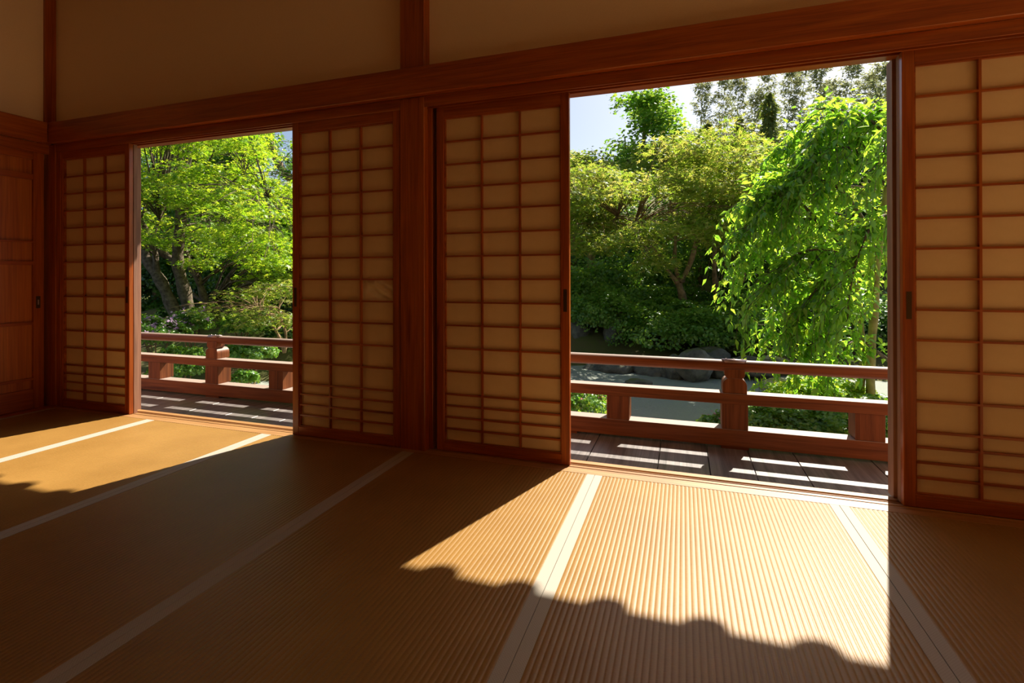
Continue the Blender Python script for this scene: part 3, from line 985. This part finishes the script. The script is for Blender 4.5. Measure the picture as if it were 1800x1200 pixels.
# bamboo grove
def bamboo(px, top, Y, lean, label):
    base = at(px, 480, Y); base.z = H0(base.x, base.y) - .1
    tp = at(px + lean, top, Y + random.uniform(-.5, .5))
    mid = base.lerp(tp, .6); mid.x = base.x + (tp.x - base.x) * .3
    r = root('bamboo', base, label, 'bamboo', 'feathery bamboo grove against the sky')
    path = [base, base.lerp(mid, .5), mid, tp]
    link('culm', tube_mesh('culm', [(path, .045, .006)], 6), CULM, r)
    sp = smooth_path(path, 8)
    P, Nn, Hd, tw = [], [], [], []
    for i, p in enumerate(sp):
        f = i / (len(sp) - 1)
        if f < .32: continue
        for q in range(8):
            a = random.uniform(0, 6.28)
            L = (1.5 - 1.15 * f) * random.uniform(.5, 1.1)
            d = Vector((math.cos(a), math.sin(a), .55)).normalized()
            e = p + d * L + Vector((0, 0, -.22 * L * L))
            tw.append(([p, p.lerp(e, .5) + Vector((0, 0, .08 * L)), e], .007, .002))
            n = 24
            t = rng.uniform(.2, 1.05, n)
            b0_ = np.array(p)[None] + t[:, None] * np.array(e - p)[None] + rng.normal(0, .07, (n, 3))
            P.append(b0_)
            Nn.append(rng.normal(0, .6, (n, 3)) + np.array([0, 0, 1]))
            Hd.append(np.array([d.x, d.y, -.6])[None] + rng.normal(0, .5, (n, 3)))
    P, Nn, Hd = map(np.concatenate, (P, Nn, Hd))
    link('twigs', tube_mesh('twigs', tw, 3), CULM, r)['kind'] = 'stuff'
    link('foliage', leaf_mesh('foliage', P, Nn, rng.uniform(.10, .2, len(P)), 'blade', Hd), L_BAMBOO, r)['kind'] = 'stuff'
BL = 'tall feathery bamboo against the sky, %s culm from the left of the grove'
for bi, (px, top, Y, lean) in enumerate(((1228, 150, 23, 8), (1262, 135, 24, 14), (1290, 138, 22.5, 10), (1318, 168, 24.5, 12), (1345, 118, 24, 8), (1378, 125, 23, 16),
                         (1400, 110, 24.5, 18), (1425, 118, 22.5, 20), (1452, 150, 24, 10), (1478, 112, 23.5, 24), (1505, 135, 24.5, 26), (1532, 118, 22.8, 20), (1556, 130, 24, 18), (1590, 120, 23.5, 20), (1620, 120, 24, 20))):
    bamboo(px, top, Y, lean, BL % ORDINALS[bi])

# dark understorey that closes the view behind
def back_tree(px, py, Y, rpx, hpx, label, mat=L_DARK, n=5200, lsize=.11, cat='tree', name='evergreen_tree', group='dark evergreens closing the garden'):
    c = at(px, py, Y)
    s = Y / F_PX
    g = H0(c.x, c.y)
    r = root(name, (c.x, c.y, g - .05), label, cat, group)
    link('trunk', tube_mesh('trunk', [([Vector((c.x, c.y, g - .1)), Vector((c.x + .1, c.y, (g + c.z) / 2)), c], .12, .05)], 7), BARK2, r)
    Ps, Ns = [], []
    R, Hh = rpx * s, hpx * s
    for k in range(5):
        a = rng.uniform(0, 6.28)
        f = 1 if k == 0 else rng.uniform(.4, .65)
        cc = c if k == 0 else c + Vector((math.cos(a) * R * .6, math.sin(a) * R * .5, rng.uniform(-.6, .6) * Hh))
        P, Nn = shell_leaves(cc, R * f, R * .8 * f, Hh * f, int(n * f * f / 2), .3, -1)
        Ps.append(P); Ns.append(Nn)
    P, Nn = np.concatenate(Ps), np.concatenate(Ns)
    link('foliage', leaf_mesh('foliage', P, Nn, rng.uniform(.7, 1.3, len(P)) * lsize, 'kite'), mat, r)['kind'] = 'stuff'
for bi, (px, py, Y, rp, hp) in enumerate(((930, 400, 18, 70, 110), (1010, 420, 18, 70, 90), (1090, 430, 18.5, 70, 90), (1170, 430, 18, 65, 85), (1250, 420, 19, 70, 90), (1330, 410, 18.5, 70, 95), (1410, 400, 19, 70, 100),
                          (1490, 390, 18.5, 75, 110), (1560, 380, 18, 75, 120), (1640, 380, 18, 75, 120))):
    back_tree(px, py, Y, rp, hp, 'dark evergreen behind the maples of the right opening, %s from the left of its row' % ORDINALS[bi], n=7000)
for bi, (px, py, Y, rp, hp, m_) in enumerate(((960, 500, 14, 60, 60, L_BUSH), (1030, 505, 14.2, 55, 45, L_BUSH), (1100, 500, 14.5, 60, 50, L_BUSH), (1175, 470, 15.0, 55, 55, L_BUSH), (1330, 480, 15.2, 60, 50, L_DARK), (1400, 490, 14.2, 60, 50, L_DARK))):
    back_tree(px, py, Y, rp, hp, 'leafy understorey bush behind the forked maple trunks, %s from the left' % ORDINALS[bi], m_, 5200, .085, 'shrub', 'broadleaf_shrub', 'understorey bushes behind the trunks')

# bushes spilling over the bank
def at_shrub(label, px, py, Y, rpx, hpx, n, **k):
    s = Y / F_PX * .95
    return shrub(label, at(px, py, Y), rpx * s, rpx * s * .8, hpx * s, n, **k)
at_shrub('spreading dark green bush on the bank below the three-limbed maple', 1190, 590, 10.4, 105, 42, 12000, lsize=.062)
at_shrub('small bush over the dark rocks at the left of the bank', 1060, 560, 10.8, 62, 45, 7000, lsize=.06)
at_shrub('low feathery bush below the slim double-trunked maple', 1300, 585, 10.6, 75, 40, 8000, mat=L_BUSH, lsize=.055)
at_shrub('dry brownish fern clump on the bank left of the upright stone', 1335, 622, 10.0, 45, 22, 3500, mat=L_FERN, leaf='blade', lsize=.11, name='fern')
at_shrub('mounded bush at the upper left of the bank, behind the small bush', 1015, 520, 12.2, 60, 40, 6000, mat=L_BUSH, lsize=.07)
at_shrub('pale broad-leaved bush right of the maple trunks', 1325, 540, 11.6, 40, 28, 2600, mat=L_BUSH, lsize=.10)
at_shrub('bush on the bank directly right of the upright stone behind the cherry', 1450, 590, 11.0, 70, 45, 6500, mat=L_DARK, lsize=.07)
at_shrub('dark bush at the far right of the bank behind the cherry', 1560, 590, 11.0, 80, 55, 6500, mat=L_DARK, lsize=.07)
at_shrub('bright low shrub beside the pale rocks under the cherry', 1440, 696, 6.3, 70, 24, 7000, mat=L_BRIGHT, lsize=.042)
at_shrub('low azalea below the veranda at the left of the right opening, a few red flowers', 1015, 712, 5.0, 48, 34, 4200, lsize=.038, flowers=(L_PINK, 14, .03))
at_shrub('low azalea right behind the main railing post, a few pink flowers', 1265, 758, 4.9, 38, 24, 3600, mat=L_BUSH, lsize=.036, flowers=(L_PINK, 10, .03))
at_shrub('clipped azalea below the veranda in the middle right, seen through the rails', 1380, 752, 4.9, 75, 30, 9000, mat=L_BUSH, lsize=.036)
at_shrub('clipped azalea below the veranda at the right jamb', 1530, 755, 4.9, 85, 38, 9000, mat=L_BUSH, lsize=.036)

# rocks
RK = [('long low dark rock lying on the gravel at the far left', 1080, 648, 9.1, .50, .40, .24, 1.0, ROCK),
      ('dark rock right of the long low rock', 1150, 652, 8.9, .32, .3, .22, 2.2, ROCK),
      ('rounded grey rock in the middle of the shore row', 1185, 650, 8.7, .26, .26, .24, 3.3, ROCK),
      ('largest grey boulder of the shore row, left of the railing post', 1222, 646, 8.6, .30, .3, .30, 4.1, ROCK),
      ('low rock half hidden behind the railing post', 1270, 650, 8.9, .28, .25, .2, 5.7, ROCK),
      ('dark low rock of the shore row right of the railing post', 1330, 645, 9.0, .42, .3, .17, 6.4, ROCK),
      ('flat mossy stone alone on the gravel in front of the shore row', 1122, 672, 7.7, .20, .14, .06, 7.2, ROCK),
      ('large dark rock at the left edge of the right opening', 1015, 595, 10.6, .42, .4, .42, 8.5, ROCK),
      ('leaning dark boulder between the small bush and the spreading bush', 1080, 595, 10.5, .22, .3, .38, 9.3, ROCK),
      ('pale triangular rock under the spreading bush', 1245, 630, 9.6, .34, .3, .22, 10.4, ROCK),
      ('upright dark stone standing left of the cherry leaves', 1387, 592, 11.0, .17, .14, .32, 11.1, ROCK),
      ('pale low rock peeking over the handrail right of the post', 1360, 640, 9.4, .30, .25, .12, 12.6, ROCKL)]
for lb, px, py, Y, sx, sy, sz, sd, m_ in RK:
    p = at(px, py, Y)
    rock(lb, p, sx, sy, sz, sd, m_, 'garden rocks')
p = at(1390, 681, 6.9); rock('mossy flat-topped rock at the foot of the bright shrub', p, .36, .22, .15, 21.3, ROCKL, 'garden rocks', .35)
p = at(1428, 664, 7.3); rock('pale rounded rock behind the mossy flat-topped rock', p, .22, .2, .14, 22.8, ROCKL, 'garden rocks')

# ---- weeping cherry near the right jamb
def weeping_cherry():
    YC = 6.2
    base = at(1533, 716, YC); base.z = -.76
    top = at(1560, 300, YC)
    r = root('weeping_cherry_tree', base, 'weeping cherry with long hanging leafy strands beside the right jamb', 'tree')
    t1 = [base, at(1530, 640, YC), at(1536, 560, YC), at(1545, 430, YC), at(1560, 330, YC), at(1570, 250, YC)]
    b2 = base + Vector((-.12, .08, 0))
    t2 = [b2, at(1517, 640, YC + .05), at(1512, 560, YC + .1), at(1500, 460, YC + .1), at(1480, 380, YC + .1)]
    link('trunk', tube_mesh('trunk', [(t1, .05, .025)], 9), BARKY, r)
    link('trunk', tube_mesh('trunk', [(t2, .04, .016)], 9), BARKY, r)
    arch = [  # (start, ..., tip) in photo points with depths
        [(1570, 250, YC), (1520, 205, YC - .1), (1470, 205, YC - .2), (1440, 235, YC - .2), (1425, 300, YC - .25)],
        [(1560, 330, YC), (1500, 262, YC - .2), (1440, 275, YC - .3), (1400, 320, YC - .3), (1390, 380, YC - .3)],
        [(1545, 430, YC), (1480, 335, YC - .2), (1410, 310, YC - .3), (1350, 318, YC - .3), (1322, 345, YC - .3)],
        [(1500, 460, YC), (1440, 390, YC), (1390, 390, YC + .1), (1345, 420, YC), (1315, 462, YC)],
        [(1545, 430, YC), (1480, 440, YC - .4), (1420, 440, YC - .5), (1370, 470, YC - .5), (1345, 520, YC - .5)],
        [(1480, 380, YC), (1440, 365, YC + .4), (1380, 370, YC + .5), (1345, 400, YC + .5)],
        [(1570, 250, YC), (1560, 205, YC), (1535, 195, YC), (1510, 240, YC), (1490, 320, YC)],
        [(1570, 250, YC), (1590, 200, YC - .3), (1570, 205, YC - .6), (1545, 300, YC - .7)],
        [(1545, 430, YC), (1560, 380, YC - .5), (1530, 400, YC - .8), (1500, 480, YC - .9), (1490, 560, YC - .9)],
        [(1536, 500, YC), (1500, 470, YC - .3), (1455, 490, YC - .5), (1410, 540, YC - .6), (1395, 590, YC - .6)],
        [(1560, 330, YC), (1620, 260, YC), (1670, 300, YC), (1700, 400, YC)],
        [(1560, 330, YC), (1600, 270, YC - .5), (1620, 330, YC - .9), (1625, 430, YC - 1)],
        [(1545, 430, YC), (1580, 400, YC + .4), (1560, 420, YC + .7), (1530, 500, YC + .8)],
        [(1530, 560, YC), (1500, 540, YC - .4), (1460, 560, YC - .5), (1430, 620, YC - .5)],
        [(1520, 262, YC), (1490, 215, YC + .2), (1450, 190, YC + .3), (1415, 215, YC + .3)],
        [(1480, 335, YC), (1430, 255, YC + .3), (1390, 250, YC + .4), (1365, 290, YC + .4)],
        [(1440, 390, YC), (1380, 335, YC - .3), (1345, 360, YC - .4), (1318, 400, YC - .4)],
        [(1480, 500, YC), (1420, 500, YC + .3), (1370, 530, YC + .4), (1350, 590, YC + .4)],
        [(1570, 640, YC), (1510, 600, YC - .2), (1470, 630, YC - .3), (1450, 680, YC - .3)],
    ]
    rn = random.Random(5)
    strands = []
    for a in arch:
        pts = [at(*q) for q in a]
        link('bough', tube_mesh('bough', [(pts, .018, .005)], 6), BARK, r)
        sp = smooth_path(pts, 8)
        for i in range(6, len(sp)):
            for q in range(2):
                if rn.random() < .45: continue
                p = sp[i] + Vector((rn.uniform(-.08, .08), rn.uniform(-.25, .25), rn.uniform(-.03, .03)))
                zmin = -.55 + rn.uniform(0, .8)
                L = min(p.z - zmin, rn.uniform(.25, .95))
                if L < .15: continue
                out = (sp[min(i + 1, len(sp) - 1)] - sp[i - 1]); out.z = 0
                out = out.normalized() if out.length > 1e-4 else Vector((-1, 0, 0))
                e = p + out * (.42 * L) + Vector((rn.uniform(-.08, .08), rn.uniform(-.08, .08), -L))
                m = p.lerp(e, .45) + out * .16 * L + Vector((0, 0, .06 * L))
                strands.append([sp[i].copy(), p.lerp(m, .5) + Vector((0, 0, .02)), m, e])
    link('hanging_twigs', tube_mesh('hanging_twigs', [(s, .004, .0015) for s in strands], 4), BARK, r)['kind'] = 'stuff'
    P, Nn, Hd = [], [], []
    for s in strands:
        sp = smooth_path(s, 6)
        for k in range(len(sp) - 1):
            for q in range(3):
                if rn.random() < .55: continue
                t = rn.random()
                p = sp[k].lerp(sp[k + 1], t)
                a = rn.uniform(0, 6.28)
                P.append(p)
                Hd.append(Vector((math.cos(a) * .8, math.sin(a) * .8, -1.0 + rn.uniform(-.3, .5))))
                Nn.append(Vector((math.cos(a), math.sin(a), .8)) + Vector((rn.gauss(0, .5), rn.gauss(0, .5), rn.gauss(0, .4))))
    for a in arch:
        sp = smooth_path([at(*q) for q in a], 8)
        for i in range(2, len(sp) - 1):
            for q in range(7):
                d = Vector((rn.uniform(-1, 1), rn.uniform(-1, 1), rn.uniform(-.2, 1.3)))
                P.append(sp[i].lerp(sp[i + 1], rn.random()) + d * rn.uniform(.02, .17))
                Hd.append(d + Vector((0, 0, -.9)))
                Nn.append(Vector((rn.gauss(0, .6), rn.gauss(0, .6), .8)))
    P, Nn, Hd = (np.array([tuple(v) for v in L_]) for L_ in (P, Nn, Hd))
    sz = rng.uniform(.066, .118, len(P))
    # the 300 nearest leaves are parts of their own, the rest one mass
    me1 = pymesh('leaf', [(0, 0, 0), (.15, .16, .045), (.19, .38, .05), (.11, .68, .01), (0, 1, -.07), (-.11, .68, .01), (-.19, .38, .05), (-.15, .16, .045), (0, .4, 0)],
                 [(0, 1, 8), (1, 2, 8), (2, 3, 8), (3, 4, 8), (4, 5, 8), (5, 6, 8), (6, 7, 8), (7, 0, 8)], True)
    me1.materials.append(L_CHERRY)
    cand = [i for i in range(len(P)) if P[i][0] / P[i][1] < .325 and sz[i] > .08]
    cand.sort(key=lambda i: P[i][1])
    own = set(cand[:300])
    for i in sorted(own):
        n_ = Vector(Nn[i]).normalized(); h_ = Vector(Hd[i]); h_ = (h_ - n_ * h_.dot(n_)).normalized(); s_ = h_.cross(n_)
        o = link('leaf', me1, None, r)
        o.matrix_basis = Matrix.Translation(P[i]) @ Matrix(((s_.x, h_.x, n_.x, 0), (s_.y, h_.y, n_.y, 0), (s_.z, h_.z, n_.z, 0), (0, 0, 0, 1))) @ Matrix.Scale(sz[i], 4)
    rest = np.array([i for i in range(len(P)) if i not in own])
    link('foliage', leaf_mesh('foliage', P[rest], Nn[rest], sz[rest], 'long', Hd[rest]), L_CHERRY, r)['kind'] = 'stuff'
weeping_cherry()

# ---- left opening
tree('old maple leaning left at the left edge of the left opening',
     [(A((325, 590, 7.6), (303, 540, 7.6), (284, 497, 7.6), (262, 462, 7.6), (246, 425, 7.6), (232, 380, 7.6)), .13, .08),
      (A((276, 485, 7.6), (273, 450, 7.6), (268, 420, 7.7), (280, 385, 7.8)), .07, .035)],
     [(290, 290, 60, 60), (255, 330, 50, 70), (230, 400, 60, 60), (300, 400, 40, 30), (290, 210, 70, 50)], 6.4, 8.8, 90, L_BRIGHT, BARK, 'maple', .062, 190, (.25, .45), .05)
tree('maple with the straightest trunk in the left opening, boughs fanning up to the right',
     [(A((345, 615, 7.8), (338, 570, 7.8), (325, 515, 7.8), (313, 465, 7.8), (314, 420, 7.8), (318, 380, 7.8), (311, 350, 7.8), (318, 338, 7.8)), .13, .09),
      (A((312, 462, 7.8), (290, 448, 7.8), (272, 436, 7.8), (256, 402, 7.8), (248, 385, 7.8)), .08, .04),
      (A((318, 380, 7.8), (342, 352, 7.6), (382, 335, 7.4), (430, 305, 7.2)), .035, .012),
      (A((318, 378, 7.8), (330, 345, 7.7), (350, 318, 7.6), (378, 262, 7.5)), .035, .012),
      (A((318, 385, 7.8), (360, 365, 7.4), (420, 350, 7.0), (470, 345, 6.8)), .03, .01),
      (A((318, 382, 7.8), (300, 400, 7.6), (280, 418, 7.4)), .03, .01)],
     [(420, 370, 95, 45), (380, 320, 80, 35), (450, 430, 70, 35), (350, 280, 60, 28), (440, 300, 50, 30), (480, 360, 40, 60), (400, 400, 60, 25), (380, 220, 110, 50), (470, 240, 70, 50)], 5.8, 8.8, 200, L_BRIGHT, BARK, 'maple', .062, 190, (.25, .45), .05)
tree('maple with a thin crooked trunk right of the straight one in the left opening',
     [(A((395, 610, 8.6), (385, 580, 8.6), (370, 550, 8.6), (357, 518, 8.6), (348, 490, 8.6), (335, 470, 8.6), (326, 440, 8.6)), .10, .06),
      (A((362, 532, 8.6), (345, 522, 8.6), (332, 508, 8.6)), .06, .03)],
     [(470, 480, 45, 30), (420, 460, 50, 22), (340, 430, 50, 30), (490, 420, 30, 40)], 7.6, 9.8, 70, L_BRIGHT, BARK, 'maple', .062, 180, (.25, .42), .05)
tree('big dark tree whose heavy bough crosses the upper right of the left opening',
     [(A((600, 560, 12), (585, 440, 12), (560, 350, 12), (540, 322, 12)), .2, .14),
      (A((540, 322, 12), (508, 312, 12), (490, 288, 12), (478, 262, 12), (473, 225, 12)), .12, .09)],
     [(420, 250, 60, 22), (500, 250, 40, 25), (450, 270, 40, 20), (520, 330, 40, 50)], 11.2, 13.4, 55, L_DARK, BARK2, 'kite', .08, 210, (.35, .6), .1, name='broadleaf_tree')
tree('tree with bare upright stems behind the maples at the upper left',
     [(A((345, 500, 10.5), (338, 400, 10.5), (340, 300, 10.5), (342, 240, 10.5)), .10, .06),
      (A((340, 320, 10.5), (318, 288, 10.5), (298, 262, 10.5), (285, 240, 10.5)), .05, .03),
      (A((340, 320, 10.5), (320, 285, 10.4), (332, 262, 10.4), (335, 240, 10.4)), .04, .025)],
     [(300, 245, 60, 45), (270, 300, 50, 30), (360, 240, 50, 40), (400, 290, 50, 25), (330, 170, 100, 50)], 9.6, 11.4, 90, L_BRIGHT, BARK, 'kite', .075, 220, (.3, .5), .06)
tree('low bright maple with arching twigs, lower right of the left opening',
     [(A((500, 620, 6.6), (490, 590, 6.6), (470, 560, 6.5), (452, 540, 6.4)), .03, .012),
      (A((500, 620, 6.6), (502, 585, 6.6), (490, 550, 6.5), (495, 520, 6.4)), .025, .01)],
     [(460, 540, 55, 35), (495, 510, 35, 35), (420, 555, 40, 22), (500, 570, 30, 30)], 5.8, 7.4, 70, L_MID, BARK2, 'maple', .055, 200, (.18, .34), .05)
for bi, (px, py, Y, rp, hp) in enumerate(((200, 460, 12, 60, 90), (270, 470, 12, 60, 80), (340, 490, 12.5, 60, 80), (420, 500, 12, 60, 70), (490, 490, 12.5, 60, 80), (560, 480, 13, 60, 90),
                          (260, 350, 14, 75, 100), (350, 360, 14.5, 75, 100), (430, 380, 14, 60, 85), (500, 400, 14.5, 60, 80), (300, 270, 15.5, 80, 60), (390, 290, 15.5, 60, 50))):
    back_tree(px, py, Y * .8, rp, hp, ('low dark evergreen behind the leaning trunks, %s from the left of the lower row' % ORDINALS[bi]) if py > 440 else ('tall leafy tree behind the left opening maples, %s of the upper group' % ORDINALS[bi - 6]), n=7000, lsize=.085, group='dark evergreens behind the left opening', mat=L_DARK if py > 440 else L_BUSH)
at_shrub('azalea with mauve blossoms at the left jamb, its top above the handrail', 275, 590, 5.4, 62, 38, 9000, lsize=.042, flowers=(L_FLOWER, 120, .05))
at_shrub('azalea with mauve blossoms before the straight maple trunk', 335, 570, 6.2, 45, 30, 6000, lsize=.045, flowers=(L_FLOWER, 90, .055))
at_shrub('low leafy azalea seen under the handrail left of the railing post', 320, 645, 4.9, 60, 42, 9000, lsize=.04, flowers=(L_FLOWER, 16, .035))
at_shrub('green shrub under the thin crooked trunk', 425, 575, 6.9, 45, 26, 5500, mat=L_BUSH, lsize=.05)
at_shrub('loose shrub seen between the rails right of the left railing post', 440, 622, 5.6, 52, 24, 6500, mat=L_BUSH, lsize=.042)
at_shrub('low tuft of shrub on the moss behind the lower rails', 430, 665, 5.2, 30, 16, 2600, mat=L_BUSH, lsize=.036)
at_shrub('shrub filling the right edge of the left opening', 510, 590, 7.4, 50, 32, 6000, mat=L_DARK, lsize=.055)
at_shrub('shaded azalea at the far left under the lower rail', 260, 690, 4.8, 50, 26, 5000, mat=L_BUSH, lsize=.038)
# ground cover that hides the bare slope
at_shrub('dark leafy bush behind the leaning trunks at the left jamb', 262, 560, 9.6, 60, 40, 7000, mat=L_BUSH, lsize=.07)
at_shrub('dark leafy bush between the straight trunk and the thin crooked trunk', 365, 575, 9.4, 50, 36, 6000, mat=L_BUSH, lsize=.07)
at_shrub('dark leafy bush behind the low bright maple of the left opening', 450, 590, 9.0, 60, 36, 6000, mat=L_BUSH, lsize=.07)
at_shrub('low leafy cover at the foot of the three-limbed maple trunk', 1175, 548, 11.6, 55, 20, 5000, lsize=.07)
at_shrub('low leafy cover at the foot of the double-trunked maple', 1265, 552, 12.0, 60, 18, 5000, lsize=.07)
at_shrub('low leafy cover on the slope behind the double-trunked maple', 1330, 530, 13.6, 80, 26, 6000, mat=L_DARK, lsize=.08)
at_shrub('low leafy cover on the slope behind the three-limbed maple', 1130, 530, 13.4, 90, 26, 6500, mat=L_BUSH, lsize=.08)
at_shrub('leafy bush in front of the old leaning maple, left of the mauve blossoms', 262, 572, 7.0, 34, 22, 4000, mat=L_BUSH, lsize=.05)
at_shrub('shaded bush between the two leaning trunks of the left opening', 300, 560, 8.0, 34, 24, 4000, mat=L_DARK, lsize=.06)

# garden that carries on behind the screens between the two openings
tree('maple standing behind the screen with the wrinkled pane',
     [(A((640, 600, 10.5), (636, 540, 10.5), (628, 470, 10.5), (640, 380, 10.5)), .10, .04)],
     [(640, 330, 80, 70), (600, 390, 60, 50), (700, 360, 60, 60)], 9.2, 12.0, 80, L_BRIGHT, leaf='maple', lsize=.072, per_m2=190, R=(.28, .5))
tree('maple standing behind the screen right of the middle post',
     [(A((860, 590, 11.5), (858, 520, 11.5), (866, 440, 11.5), (850, 370, 11.5)), .10, .04)],
     [(850, 340, 80, 70), (800, 400, 60, 50), (900, 380, 50, 60)], 10.0, 13.0, 80, L_MID, leaf='maple', lsize=.072, per_m2=190, R=(.28, .5))
for bi, (px, py, Y, rp, hp) in enumerate(((620, 430, 14, 75, 110), (700, 430, 15, 75, 110), (780, 420, 16, 75, 110), (860, 420, 17, 75, 110))):
    back_tree(px, py, Y, rp, hp, 'dark evergreen hidden behind the middle screens, %s from the left' % ORDINALS[bi], n=5000, group='dark evergreens behind the middle screens')
at_shrub('leafy bush hidden behind the screen with the wrinkled pane', 600, 575, 8.6, 75, 40, 5500, mat=L_BUSH, lsize=.065)
at_shrub('leafy bush hidden behind the thick middle post', 730, 570, 9.6, 75, 40, 5500, mat=L_BUSH, lsize=.065)
at_shrub('leafy bush hidden behind the screen right of the middle post', 870, 575, 10.4, 85, 42, 5500, mat=L_BUSH, lsize=.065)
